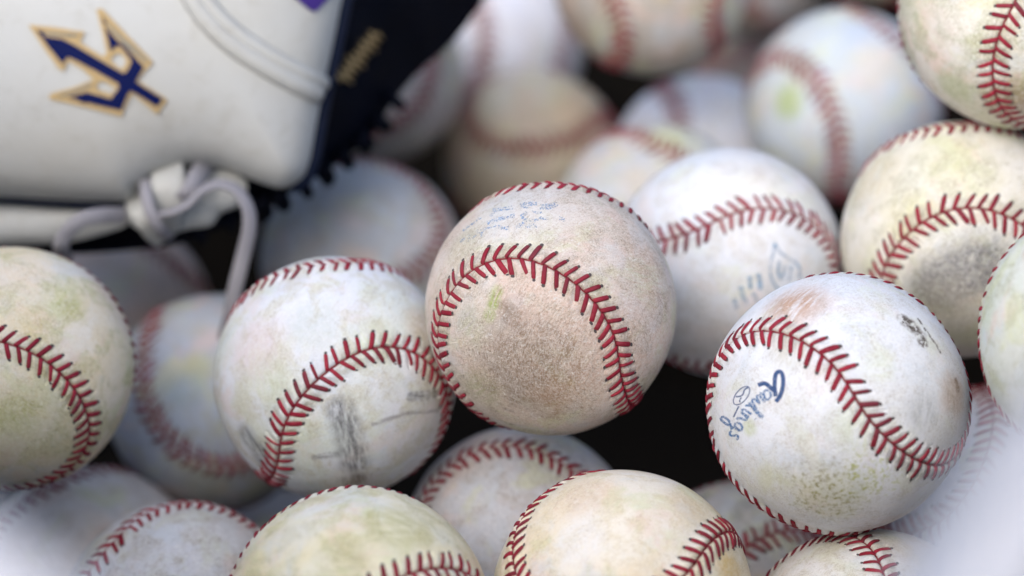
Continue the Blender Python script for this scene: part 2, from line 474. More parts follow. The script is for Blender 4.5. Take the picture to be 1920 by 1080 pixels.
# base, tint, amount, mottle, amount, grain, dirt, patches(px, py, radius px, colour, strength, edge, kind)
LOOK = {
 1: ((.86, .77, .69), (.80, .61, .49), .65, (.66, .58, .44), .4, 1.25, .4, [(985, 690, 125, (.27, .19, .125), .85, 1.3, 'soft'), (900, 730, 60, (.46, .46, .22), .6, 1.2, 'scratch'), (880, 610, 50, (.55, .55, .30), .5, 1.2, 'scratch'), (1060, 740, 70, (.50, .32, .20), .6, 1.2, 'soft'), ([(932, 548), (925, 570), (918, 590)], 0, 15, (.40, .52, .10), .95, 1.6, 'scratch'), (1150, 640, 110, (.62, .42, .32), .6, 1.1, 'scratch'), (960, 400, 120, (.80, .80, .78), .7, .6, 'soft'), (870, 460, 60, (.5, .52, .3), .4, .8, 'soft'), (1215, 520, 100, (.66, .46, .36), .6, 1.0, 'scratch')]),
 2: ((.85, .86, .86), (.80, .80, .78), .5, (.66, .66, .52), .18, .75, .3, [(1490, 570, 85, (.50, .28, .16), .9, 1.0, 'scratch'), ([(1696, 602), (1706, 608), (1716, 618), (1726, 630), (1730, 640)], 0, 17, (.06, .04, .03), 1.0, .8, 'solid'), ([(1722, 600), (1732, 616), (1744, 632), (1756, 648), (1763, 660)], 0, 4.5, (.05, .035, .03), 1.0, .5, 'solid'), ([(1794, 715), (1797, 728)], 0, 9, (.06, .04, .03), 1.0, .6, 'solid'), (1790, 740, 50, (.48, .36, .26), .7, .6, 'soft'), (1550, 925, 95, (.20, .19, .05), .95, 1.0, 'speck'), (1560, 930, 90, (.52, .52, .24), .5, 1.0, 'soft'), (1640, 890, 70, (.46, .52, .12), .7, 1.0, 'speck'), (1600, 800, 60, (.58, .66, .36), .45, 1.2, 'scratch'), (1450, 900, 60, (.60, .62, .36), .45, 1.2, 'scratch'), (1650, 690, 40, (.58, .66, .36), .4, 1.2, 'scratch'), (1480, 650, 60, (.40, .36, .20), .5, .9, 'scratch'), (1405, 800, 20, (.5, .58, .2), .5, .5, 'soft'), (1730, 770, 50, (.25, .28, .28), .5, .8, 'scratch')]),
 3: (W, (.72, .77, .66), .7, (.62, .60, .42), .5, .7, .35, [([(640, 770), (648, 795), (655, 820), (660, 845), (664, 870), (668, 900)], 0, 36, (.06, .06, .07), .85, .7, 'scratch'), ([(590, 858), (610, 855), (630, 852)], 0, 9, (.12, .12, .14), .8, .3, 'scratch'), ([(700, 795), (760, 775), (820, 770)], 0, 6, (.25, .24, .24), .7, .3, 'scratch'), ([(465, 820), (480, 838), (492, 858)], 0, 34, (.08, .09, .11), .85, .8, 'scratch'), (480, 650, 75, (.68, .50, .45), .45, .7, 'soft'), (790, 610, 50, (.55, .42, .25), .5, .6, 'soft'), ([(770, 744), (790, 742), (815, 738)], 0, 12, (.08, .08, .09), .9, .3, 'scratch'), (590, 610, 60, (.55, .62, .58), .5, .8, 'soft'), (700, 640, 60, (.58, .64, .34), .5, 1.1, 'scratch'), (500, 720, 60, (.60, .68, .44), .4, 1.1, 'scratch'), (560, 800, 50, (.58, .62, .38), .45, 1.1, 'scratch'), (810, 690, 60, (.6, .48, .25), .4, .6, 'soft'), (660, 915, 70, (.55, .42, .30), .4, .6, 'soft')]),
 4: ((.80, .80, .79), (.70, .73, .76), .5, (.62, .58, .48), .3, .7, .25, [(1290, 620, 100, (.45, .43, .40), .5, .8, 'soft'), (1400, 330, 90, (.82, .76, .66), .4, .6, 'soft')]),
 5: ((.82, .80, .71), (.74, .70, .53), .6, (.56, .57, .40), .45, .9, .4, [([(1760, 535), (1800, 515), (1840, 500)], 0, 72, (.13, .135, .15), .93, .45, 'soft'), (1760, 590, 100, (.30, .28, .22), .6, .6, 'soft'), (1640, 330, 80, (.62, .52, .28), .6, 1.0, 'scratch'), (1780, 300, 80, (.60, .62, .34), .5, 1.1, 'scratch'), (1690, 400, 60, (.66, .62, .34), .5, 1.0, 'scratch')]),
 6: ((.74, .75, .64), (.60, .65, .45), .6, GRN, .35, .7, .3, []),
 7: ((.74, .70, .62), (.56, .54, .36), .6, (.40, .44, .22), .55, .8, .6, [(1790, 165, 45, (.30, .36, .12), .6, .8, 'soft'), (1900, 190, 70, (.28, .17, .06), .75, .6, 'soft'), (1770, 40, 60, (.70, .66, .60), .5, .6, 'soft')]),
 8: ((.56, .61, .63), (.48, .55, .63), .7, (.66, .70, .58), .4, .5, .4, [(1478, 190, 40, (.34, .44, .12), .85, .4, 'soft'), (1640, 120, 50, (.80, .68, .55), .5, .6, 'soft'), (1500, 130, 45, (.42, .44, .26), .5, .6, 'soft')]),
 9: ((.60, .52, .39), (.52, .43, .30), .6, (.62, .46, .28), .5, .5, .5, [(935, 190, 50, (.64, .62, .52), .6, .6, 'soft'), (1080, 210, 60, (.66, .48, .28), .6, .6, 'soft')]),
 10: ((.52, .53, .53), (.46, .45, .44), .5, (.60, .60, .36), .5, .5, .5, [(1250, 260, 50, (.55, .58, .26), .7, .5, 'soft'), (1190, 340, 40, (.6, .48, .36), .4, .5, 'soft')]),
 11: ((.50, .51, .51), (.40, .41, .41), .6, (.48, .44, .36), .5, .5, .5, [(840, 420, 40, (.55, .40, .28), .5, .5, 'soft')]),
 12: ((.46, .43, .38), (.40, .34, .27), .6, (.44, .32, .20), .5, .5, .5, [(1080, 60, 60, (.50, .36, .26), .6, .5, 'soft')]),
 13: ((.82, .82, .84), (.76, .76, .80), .4, (.7, .66, .6), .2, .4, .2, []),
 14: ((.66, .62, .58), (.55, .48, .42), .5, BRN, .3, .5, .4, []),
 15: ((.80, .80, .82), (.70, .74, .80), .6, (.7, .62, .5), .3, .4, .2, []),
 16: ((.62, .54, .42), (.52, .42, .30), .6, BRN, .4, .5, .4, []),
 17: ((.62, .58, .54), (.50, .40, .34), .6, BRN, .4, .5, .4, []),
 18: ((.88, .80, .64), (.86, .72, .46), .75, (.60, .58, .24), .6, .8, .45, [(210, 560, 90, (.64, .46, .36), .55, .7, 'soft'), (90, 800, 110, (.56, .56, .30), .5, .8, 'soft'), (120, 560, 55, (.52, .54, .16), .65, 1.1, 'scratch'), (60, 610, 50, (.70, .58, .24), .55, 1.1, 'scratch'), (150, 850, 50, (.46, .50, .14), .6, 1.1, 'scratch'), (30, 780, 60, (.54, .56, .20), .5, 1.1, 'scratch'), (30, 520, 80, (.86, .72, .56), .6, .8, 'soft')]),
 19: ((.50, .53, .58), (.44, .47, .50), .6, (.50, .48, .34), .4, .5, .5, [(370, 690, 38, (.56, .56, .26), .7, .4, 'soft'), (345, 730, 45, (.34, .46, .50), .6, .5, 'soft'), (390, 910, 60, (.44, .44, .26), .5, .6, 'soft')]),  # base darkened to carry the shade this ball lies in
 20: ((.78, .72, .66), (.74, .62, .52), .6, (.6, .5, .4), .3, .5, .3, []),
 21: ((.78, .77, .76), (.70, .68, .64), .5, (.55, .50, .42), .4, 1.1, .2, [(440, 1060, 30, (.66, .46, .34), .5, .6, 'soft')]),
 22: ((.92, .88, .70), (.88, .78, .44), .7, (.60, .57, .24), .55, .55, .3, [(745, 985, 80, (.50, .48, .18), .75, .9, 'scratch'), (560, 990, 70, (.84, .82, .74), .6, .6, 'soft'), (640, 1050, 60, (.45, .42, .20), .5, .9, 'scratch')]),
 23: ((.92, .86, .73), (.90, .76, .52), .7, (.76, .64, .34), .4, .55, .3, [(1100, 930, 70, (.78, .60, .44), .6, .6, 'soft'), (1090, 1010, 60, (.88, .87, .85), .7, .6, 'soft'), (1370, 1070, 50, (.74, .52, .16), .8, .5, 'soft'), (1290, 950, 60, (.68, .52, .30), .5, .6, 'soft')]),
 24: ((.62, .62, .63), (.54, .53, .53), .6, (.52, .46, .42), .4, 1.0, .35, []),
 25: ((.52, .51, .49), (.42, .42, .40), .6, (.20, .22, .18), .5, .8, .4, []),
 26: ((.80, .78, .72), (.74, .70, .58), .5, (.64, .60, .44), .4, .7, .3, [(1690, 1030, 50, (.68, .58, .52), .5, .6, 'soft')]),
 27: ((.72, .72, .74), (.62, .62, .66), .5, (.5, .48, .46), .3, .5, .3, []),
 28: ((.58, .54, .50), (.5, .46, .42), .5, BRN, .2, .6, .3, []),
 31: ((.26, .23, .21), (.20, .17, .15), .5, BRN, .2, .4, .3, []),  # shade of the deep gap put into this ball's dark base colours
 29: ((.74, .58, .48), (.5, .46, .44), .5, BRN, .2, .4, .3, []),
}
LABELS = {
 1: "scuffed brown-smudged baseball with faint blue lettering, sharpest and topmost in the middle of the pile",
 2: "white baseball at right with a blue script maker's stamp and dark scuff marks",
 3: "white baseball left of the middle one with a charcoal streak under its seam",
 4: "white baseball with a faded blue shield stamp, behind the middle ball's right side",
 5: "yellowish baseball at the right edge with a dark grey oval smudge inside its seam",
 6: "pale green-tinged baseball cut off by the right edge, only its left rim showing",
 7: "grass-stained baseball in the top right corner with a brown seam running down",
 8: "blurred bluish white baseball with a green grass spot, below the top right corner",
 9: "blurred tan baseball with a broad red seam curving round it, behind the middle ball",
 10: "blurred grey-white baseball wedged between the tan ball and the shield-stamped ball",
 11: "blurred grey baseball in shade just right of the glove's lower corner",
 12: "blurred beige baseball at the top edge with two upright red seams",
 13: "blurred bright white baseball at the top edge beside the glove's dark side",
 14: "blurred shaded baseball tucked behind the navy side of the glove",
 15: "blurred white baseball with a pink seam, behind the green-spotted bluish ball",
 16: "blurred brownish baseball cut off by the top edge, left of the top right ball",
 17: "blurred brown baseball at the top edge behind the beige two-seamed ball",
 18: "cream baseball with green stains cut off by the left edge below the glove",
 19: "out-of-focus bluish grey baseball under the hanging lace, between two sharper balls",
 20: "peach-white baseball in the lower left corner, partly in shadow under the cream ball",
 21: "white baseball at the bottom left with bright red stitches along its left shoulder",
 22: "yellow-olive stained baseball cut off by the bottom edge, left of the middle",
 23: "cream baseball with an orange stain at its right, cut off by the bottom edge",
 24: "grey-white baseball directly below the middle ball with an arched seam",
 25: "dark grey speckled baseball in shade beneath the script-stamped ball",
 26: "white baseball at the bottom right under the script-stamped ball, only its top showing",
 27: "hazy baseball at the lower right behind the blurred white bag edge",
 28: "small visible piece of grey baseball in the gap right of the bottom left ball",
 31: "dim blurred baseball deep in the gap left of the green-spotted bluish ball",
 29: "dim brownish baseball in deep shade under the glove at left",
}
SHARP = {1, 2, 3, 4, 5, 6, 7, 18, 20, 21, 22, 23, 24, 25, 26}
FLIP = {18}
GROUP = "used baseballs heaped in the bag"
ROOTS = {}
def make_ball(key, pos_cam, rot_cam, mat, label, sharp):
    root = empty("baseball", label, "baseball", GROUP)
    rot = (CAM_ROT @ rot_cam)
    root.matrix_world = Matrix.Translation(CAM_LOC + CAM_ROT @ Vector(pos_cam)) @ rot.to_4x4()
    for m in PANELS:
        o = bpy.data.objects.new("leather_panel", m); COL.objects.link(o); o.parent = root
        o.material_slots[0].link = 'OBJECT'; o.material_slots[0].material = mat
    o = bpy.data.objects.new("seam_thread", CORD); COL.objects.link(o); o.parent = root
    if not sharp:
        o = bpy.data.objects.new("stitching", ALL_STITCHES); COL.objects.link(o); o.parent = root; o["kind"] = "stuff"
    else:
        view = rot_cam.transposed() @ (-Vector(pos_cam)).normalized()
        v = np.array(view)
        rest = []
        for sgn, m, c in PLACES:
            if c @ v < -.22:
                rest.append((sgn, m, c)); continue
            o = bpy.data.objects.new("stitch", STITCH[sgn]); COL.objects.link(o); o.parent = root
            o.matrix_local = Matrix(m.tolist())
        o = bpy.data.objects.new("stitching", joined_stitches(rest)); COL.objects.link(o); o.parent = root; o["kind"] = "stuff"
    ROOTS[key] = root
    return root
HALF_TURN = Matrix(((1, 0, 0), (0, -1, 0), (0, 0, -1)))
POSE = {}
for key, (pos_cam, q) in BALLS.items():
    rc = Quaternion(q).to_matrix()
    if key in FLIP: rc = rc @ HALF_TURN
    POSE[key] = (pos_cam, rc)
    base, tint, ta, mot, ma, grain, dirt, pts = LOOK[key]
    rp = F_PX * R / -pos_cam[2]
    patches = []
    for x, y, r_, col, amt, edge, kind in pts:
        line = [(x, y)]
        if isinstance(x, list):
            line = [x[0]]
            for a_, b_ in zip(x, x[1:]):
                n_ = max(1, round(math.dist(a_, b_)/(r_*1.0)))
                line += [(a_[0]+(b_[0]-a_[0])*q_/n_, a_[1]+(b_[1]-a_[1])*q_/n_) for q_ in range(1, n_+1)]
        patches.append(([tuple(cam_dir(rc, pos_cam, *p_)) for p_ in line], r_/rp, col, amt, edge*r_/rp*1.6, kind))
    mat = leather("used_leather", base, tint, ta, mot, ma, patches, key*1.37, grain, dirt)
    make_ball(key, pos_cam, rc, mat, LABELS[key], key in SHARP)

# ------------------------------------------------------------------ ink stamps on the balls
def ink_mat(name, col, lo, hi, scale):
    k = N(name)
    tc = k.n("ShaderNodeTexCoord")
    a = k.noise(tc.outputs["Object"], scale, 4, .7)
    k.b.inputs["Base Color"].default_value = (*col, 1)
    k.b.inputs["Roughness"].default_value = .6
    k.l(k.ramp(a, lo, hi), k.b.inputs["Alpha"])
    return k.m
INK_DARK = ink_mat("dark_blue_ink", (.030, .075, .20), .31, .45, 2600)
INK_WORN = ink_mat("worn_blue_ink", (.06, .17, .38), .40, .54, 2400)
INK_FADED = ink_mat("faded_blue_ink", (.22, .38, .62), .46, .66, 1700)
INK_PALE = ink_mat("pale_blue_ink", (.26, .42, .60), .30, .75, 700)
def on_ball(key, px, py, lift=.00005):
    d = cam_dir(POSE[key][1], POSE[key][0], px, py)
    lp = .16*MM*(math.sin(d[0]*5.1+d[1]*3.7+.6)*math.sin(d[2]*4.3+1.1) + .6*math.sin(d[1]*8.3+d[2]*6.1)*math.sin(d[0]*7.7+2.0))
    return Vector(d) * (R + lift + lp)
def stamp(key, name, strokes, mat):
    """strokes: list of (width px, [(px, py), ...]) printed on the leather"""
    vs_, fs_ = [], []
    for wd, pts in strokes:
        P = [Vector((x, y)) for x, y in pts]
        fine = []
        for a, b in zip(P, P[1:]):
            n = max(1, int((b-a).length/3))
            fine += [a.lerp(b, i/n) for i in range(n)]
        fine.append(P[-1])
        for it in range(2):
            fine = [fine[0]] + [(fine[i-1] + fine[i]*2 + fine[i+1])/4 for i in range(1, len(fine)-1)] + [fine[-1]]
        o = len(vs_)
        n = len(fine)
        for i, p in enumerate(fine):
            t = (fine[min(i+1, n-1)] - fine[max(i-1, 0)])
            t = t.normalized() if t.length else Vector((1, 0))
            nn = Vector((-t.y, t.x)) * wd/2
            vs_ += [on_ball(key, *(p+nn)), on_ball(key, *(p-nn))]
        for i in range(n-1):
            fs_.append((o+2*i, o+2*i+1, o+2*i+3, o+2*i+2))
    return mesh_obj(name, vs_, fs_, mat, ROOTS[key])
def zc(pts, ox, oy, s): return [(ox+x*s, oy+y*s) for x, y in pts]
# script stamp: the capital, then the worn small letters along their own baseline, an oval emblem and a tail
z = lambda pts: zc(pts, 1310, 560, .2778)
stamp(2, "stamped_capital_letter", [(8, z([(520, 660), (512, 600), (514, 540), (520, 503), (545, 485), (566, 505), (573, 555), (566, 615), (548, 665), (520, 695)])), (8, z([(515, 625), (480, 597), (455, 572), (430, 570), (402, 585)]))], INK_DARK)
def text_on(key, glyphs, base, size, wd):
    """glyph polylines set along a baseline curve (list of px points), x advances along it, y up"""
    B = [Vector(p) for p in base]
    cum = [0]
    for a, b in zip(B, B[1:]): cum.append(cum[-1] + (b-a).length)
    def pt(x, y):
        x = min(max(x, 0), cum[-1]*.999)
        for i in range(len(B)-1):
            if x <= cum[i+1]:
                f = (x-cum[i])/(cum[i+1]-cum[i]); p = B[i].lerp(B[i+1], f); t = (B[i+1]-B[i]).normalized(); break
        up = Vector((t.y, -t.x))
        return p + up*y
    out, x0 = [], 0
    for adv, strokes in glyphs:
        for st in strokes:
            out.append((wd, [tuple(pt((x0+x)*size, y*size)) for x, y in st]))
        x0 += adv
    return out
GL = dict(
 a=(.95, [[(.7, .9), (.3, 1), (.05, .6), (.15, .1), (.5, .05), (.75, .5), (.78, 1), (.7, .2), (.95, .05)]]),
 w=(1.3, [[(0, 1), (.15, .1), (.45, .1), (.6, .9), (.7, .1), (1.0, .1), (1.15, 1)]]),
 l=(.6, [[(0, .1), (.3, 1.2), (.35, 2.0), (.15, 2.0), (.15, .3), (.45, .05)]]),
 i=(.45, [[(.1, 1), (.15, .1), (.4, .05)], [(.15, 1.5), (.2, 1.6)]]),
 n=(1.0, [[(0, 1), (.1, 0), (.25, .8), (.5, 1), (.62, .5), (.62, .1), (.9, .05)]]),
 g=(1.0, [[(.7, .9), (.3, 1), (.05, .6), (.2, .1), (.6, .2), (.75, .95), (.7, -.6), (.5, -1.3), (.25, -1.2), (.3, -.5), (.95, .1)]]),
 s=(.8, [[(.6, .9), (.3, 1), (.15, .7), (.55, .35), (.45, 0), (.05, .1)]]))
base = z([(470, 600), (400, 640), (330, 700), (280, 760), (235, 840), (195, 930), (170, 1010)])
stamp(2, "stamped_script_letters", text_on(2, [GL[c] for c in "awlings"], base, 20.5, 4.4), INK_WORN)
oval = [(290+68*math.cos(a)*.75-30*math.sin(a)*.9, 655-72*math.cos(a)*.8-32*math.sin(a)*.9) for a in [i*2*math.pi/24 for i in range(25)]]
stamp(2, "stamped_oval_emblem", [(1.9, z(oval)), (2.6, z([(335, 600), (310, 610), (300, 655), (280, 662), (250, 662)])), (2.2, z([(290, 668), (268, 690), (282, 700)])), (2.6, z([(272, 725), (255, 760), (235, 800)]))], INK_DARK)
# broken, rubbed-off rows of print on the middle ball
z = lambda pts: zc(pts, 850, 350, .1302)
rr_ = random.Random(4)
rows = [[(960, 250), (1080, 240), (1200, 235)], [(975, 300), (1080, 305)], [(1250, 265), (1380, 268), (1500, 240)], [(1240, 318), (1320, 310), (1430, 320), (1490, 270)], [(560, 330), (700, 310), (850, 285)], [(530, 430), (600, 350)], [(480, 510), (600, 470), (760, 430), (880, 400)], [(700, 455), (800, 430)], [(960, 410), (1060, 370)], [(980, 455), (1020, 445)], [(900, 580), (980, 530), (1060, 450)], [(1080, 490), (1180, 485), (1260, 455)], [(1030, 560), (1110, 545), (1200, 550)], [(1240, 430), (1300, 470), (1370, 460)], [(380, 690), (430, 620), (470, 590)], [(480, 600), (560, 570), (620, 555)], [(210, 770), (240, 690)], [(270, 745), (330, 690)], [(330, 640), (400, 600)], [(130, 640), (260, 540), (400, 440)], [(1520, 440), (1600, 470)], [(1130, 360), (1200, 380), (1290, 372)], [(640, 560), (720, 600), (800, 575)], [(100, 800), (160, 740)]]
stamp(1, "rubbed_lettering", [(4.2, z(r_)) for r_ in rows] + [(3.4, z([(x+8, y+26) for x, y in r_])) for r_ in rows[::2]], INK_FADED)
# faded shield and letters on the ball behind
z = lambda pts: zc(pts, 1360, 430, .1573)
stamp(4, "faded_shield_stamp", [(5, z([(590, 160), (565, 300), (540, 440), (540, 560), (575, 650), (640, 720)])), (5, z([(590, 180), (650, 280), (760, 350), (850, 400), (900, 480), (890, 580)])), (6, z([(645, 380), (625, 530), (680, 600), (715, 440)])), (5, z([(790, 440), (770, 540), (760, 620)])), (6, z([(590, 175), (598, 215)]))], INK_PALE)
stamp(4, "faded_letters", [(9, z([(285, 560), (300, 640), (300, 720)])), (9, z([(180, 680), (205, 770), (250, 900)])), (9, z([(390, 530), (410, 620), (420, 720)])), (8, z([(330, 760), (370, 850)])), (8, z([(110, 820), (130, 940)]))], INK_PALE)
# ------------------------------------------------------------------ ground and the white bag
def ground():
    k = N("dry_dugout_floor"); tc = k.n("ShaderNodeTexCoord")
    a = k.noise(tc.outputs["Object"], 3, 6); b = k.noise(tc.outputs["Object"], 90, 5)
    c = k.mix(a, (.16, .13, .11), (.26, .22, .18)); c = k.mix(k.math('MULTIPLY', b, .4), c, (.10, .08, .07))
    k.l(c, k.b.inputs["Base Color"]); k.b.inputs["Roughness"].default_value = .9
    k.l(k.bump(b, .4, .004), k.b.inputs["Normal"])
    o = mesh_obj("ground", [(-40, -40, FLOOR-.006), (40, -40, FLOOR-.006), (40, 40, FLOOR-.006), (-40, 40, FLOOR-.006)], [(0, 1, 2, 3)], k.m)
    o["kind"] = "structure"
FLOOR = -.262
ground()
def catmull(P, n, closed=False):
    out = []
    m = len(P)
    rng_ = range(m if closed else m-1)
    for i in rng_:
        p0, p1, p2, p3 = (P[(i-1) % m], P[i], P[(i+1) % m], P[(i+2) % m]) if closed else (P[max(i-1, 0)], P[i], P[i+1], P[min(i+2, m-1)])
        for j in range(n):
            t = j/n
            out.append(.5*((2*p1) + (p2-p0)*t + (2*p0-5*p1+4*p2-p3)*t*t + (3*p1-p0-3*p2+p3)*t**3))
    if not closed: out.append(P[-1].copy())
    return out
def bag():
    k = N("white_nylon_canvas"); tc = k.n("ShaderNodeTexCoord")
    a = k.noise(tc.outputs["Object"], 12, 4)
    k.l(k.mix(a, (.43, .44, .49), (.48, .49, .53)), k.b.inputs["Base Color"])
    k.b.inputs["Roughness"].default_value = .6
    wv = k.noise(tc.outputs["Object"], 900, 2)
    k.l(k.bump(wv, .15, .0006), k.b.inputs["Normal"])
    d = k_in = N("bag_gap_shade"); tc = d.n("ShaderNodeTexCoord")
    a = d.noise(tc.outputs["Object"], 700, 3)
    d.l(d.mix(a, (.010, .009, .008), (.018, .016, .014)), d.b.inputs["Base Color"]); d.b.inputs["Roughness"].default_value = .9; d.b.inputs["Specular IOR Level"].default_value = .03  # near-black on lower lining and bottom: shade between the balls put into colour
    front = [at(x, y, Z_) for x, y, Z_ in ((-660, 880, .42), (-360, 950, .37), (-150, 1025, .345), (-30, 1095, .335), (70, 1180, .33), (260, 1290, .33), (650, 1400, .33), (960, 1440, .33), (1300, 1410, .33), (1690, 1300, .33), (1850, 1140, .335), (1930, 990, .34), (2015, 830, .35), (2160, 630, .38))]
    rim = front + [Vector((.235, -.17, .14)), Vector((.30, .05, .10)), Vector((.31, .25, .10)), Vector((.24, .42, .11)), Vector((.08, .52, .11)), Vector((-.12, .52, .11)), Vector((-.28, .42, .11)), Vector((-.37, .25, .10)), Vector((-.36, .05, .10)), Vector((-.24, -.17, .14))]
    loop = catmull(rim, 8, True)
    n = len(loop)
    cen = Vector((-.02, .13, 0))
    rings = []
    prof = [(0.0, 0.0), (.02, .25), (.05, .5), (.10, .75), (.2, .9), (.35, .97), (.55, 1), (.8, 1), (1, 1)]
    for tz, _ in prof:
        ring = []
        for i, p in enumerate(loop):
            a = math.atan2(p.y-cen.y, p.x-cen.x)
            bx, by = cen.x + .245*math.cos(a), cen.y + .325*math.sin(a)
            e = tz**.7
            fold = .006*math.sin(a*17+tz*3)*math.sin(tz*math.pi)
            x = p.x*(1-e) + bx*e; y = p.y*(1-e) + by*e
            zz = p.z*(1-tz) + FLOOR*tz
            ring.append(Vector((x + fold*math.cos(a), y + fold*math.sin(a), zz)))
        rings.append(ring)
    vs_ = [v for r_ in rings for v in r_]
    fs_ = [(r_*n+i, r_*n+(i+1) % n, (r_+1)*n+(i+1) % n, (r_+1)*n+i) for r_ in range(len(rings)-1) for i in range(n)]
    root = empty("ball_bag", "white canvas ball bag, its slouched rim blurred in both lower corners", "bag")
    # outside wall, lining set 3 mm inside, floor and rolled hem
    mesh_obj("outer_wall", vs_, fs_, k.m, root)
    def inner(v):
        q = Vector((v.x-cen.x, v.y-cen.y, 0)); return v - q.normalized()*.003
    vi = [inner(v) for r_ in rings[1:] for v in r_]
    nr = len(rings)-1
    fi = [(r_*n+(i+1) % n, r_*n+i, (r_+1)*n+i, (r_+1)*n+(i+1) % n) for r_ in range(nr-1) for i in range(n)]
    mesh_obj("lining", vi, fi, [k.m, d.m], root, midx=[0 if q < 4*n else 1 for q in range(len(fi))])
    last = [inner(v)+Vector((0, 0, .002)) for v in rings[-1]]
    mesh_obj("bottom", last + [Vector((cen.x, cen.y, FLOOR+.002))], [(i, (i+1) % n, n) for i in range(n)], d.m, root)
    tv, tf = [], []
    K = 8
    for i, p in enumerate(loop):
        t = (loop[(i+1) % n]-loop[i-1]).normalized(); u = t.cross(Vector((0, 0, 1))).normalized(); v = u.cross(t)
        for j in range(K):
            a = 2*math.pi*j/K
            tv.append(p + u*.006*math.cos(a) + v*.009*math.sin(a))
    for i in range(n):
        for j in range(K):
            tf.append((i*K+j, i*K+(j+1) % K, ((i+1) % n)*K+(j+1) % K, ((i+1) % n)*K+j))
    mesh_obj("hem", tv, tf, k.m, root)
bag()

# ------------------------------------------------------------------ the glove
glove = empty("baseball_glove", "white leather baseball glove with a navy and gold trident, lying on the pile", "glove")
def glove_leather(name, c1, c2, rough, grain):
    k = N(name); tc = k.n("ShaderNodeTexCoord")
    a = k.noise(tc.outputs["Object"], 14, 4, .55, .3); b = k.noise(tc.outputs["Object"], 800, 4, .6); cr = k.noise(tc.outputs["Object"], 60, 4, .6, .5)
    sf = k.noise(tc.outputs["Object"], 130, 5, .7, 1.0)
    cc = k.mix(k.ramp(a, .35, .7), c1, c2)
    cc = k.mix(k.math('MULTIPLY', k.ramp(sf, .52, .68), .35), cc, (.75, .70, .64), 'MULTIPLY')
    k.l(cc, k.b.inputs["Base Color"])
    k.b.inputs["Roughness"].default_value = rough; k.b.inputs["Specular IOR Level"].default_value = .3 if c1[0] > .1 else .05
    k.l(k.bump(k.math('ADD', k.math('MULTIPLY', b, .4), k.math('ADD', cr, k.math('MULTIPLY', a, 3.0))), grain, .0016), k.b.inputs["Normal"])
    return k.m
GW = glove_leather("white_glove_leather", (.46, .475, .465), (.435, .435, .405), .45, .22)
GN = glove_leather("navy_glove_leather", (.0014, .002, .005), (.003, .005, .014), .65, .4)
GLACE = glove_leather("grey_rawhide_lace", (.33, .325, .35), (.25, .245, .275), .65, .3)
GOLD = flat_mat("gold_embroidery", (.45, .33, .165), .6, .12, nscale=1500, var=.3, bump=.5, bdist=.0005)
NAVY = flat_mat("navy_embroidery", (.003, .008, .065), .6, .08, nscale=1500, var=.35, bump=.5, bdist=.0005)
GREYT = flat_mat("grey_embroidery", (.22, .21, .17), .6, nscale=1500)
PURP = flat_mat("purple_patch", (.045, .02, .18), .5)
SILK = flat_mat("mauve_seam_thread", (.30, .19, .22), .6)

OUT = [Vector(p) for p in ((662, -80), (641, 0), (623, 90), (605, 170), (592, 240), (581, 300), (566, 334), (536, 352), (500, 347), (450, 328), (400, 312), (340, 312), (295, 330), (258, 358), (236, 378), (120, 376), (0, 369), (-130, 368), (-250, 330), (-330, 200), (-345, -50), (-250, -250), (0, -330), (300, -330), (560, -280), (655, -180))]
CEN = Vector((170, 0))
OUTC = [v for v in catmull(OUT, 6, True)]
def s_of(p):
    """0 at the middle of the panel, 1 on its outline"""
    d = p - CEN
    L = d.length
    if L < 1e-6: return 0.0
    d = d / L
    best = 1e9
    for i in range(len(OUTC)):
        a, b = OUTC[i]-CEN, OUTC[(i+1) % len(OUTC)]-CEN
        e = b-a
        det = d.x*(-e.y) + e.x*d.y
        if abs(det) < 1e-9: continue
        t = (a.x*(-e.y) + e.x*a.y)/det
        u = (d.x*a.y - d.y*a.x)/det
        if t > 0 and -1e-6 <= u <= 1+1e-6: best = min(best, t)
    return L/best
ZG = .887
def edge_dist(x, y):
    p = Vector((x, y)); best = 1e9
    for i in range(len(OUTC)):
        a, b = OUTC[i], OUTC[(i+1) % len(OUTC)]
        e = b-a; L2 = e.length_squared
        t = max(0, min(1, (p-a).dot(e)/L2)) if L2 else 0
        best = min(best, (p-a-e*t).length)
    return best
def panel_z(x, y, s=None):
    """broad bulge of the padded back, rolling off along its edges"""
    d = edge_dist(x, y) if (s is None or s < .9999) else 0.0
    u, v = (x-150)/620, (y-20)/470
    b = .019*max(0, 1-(u*u+v*v)*.55)
    return ZG - b*(1-math.exp(-d/70)) - .0065*(1-math.exp(-d/15)) - .004
def gp(x, y, lift=0.0):
    return at(x, y, panel_z(x, y) - lift)
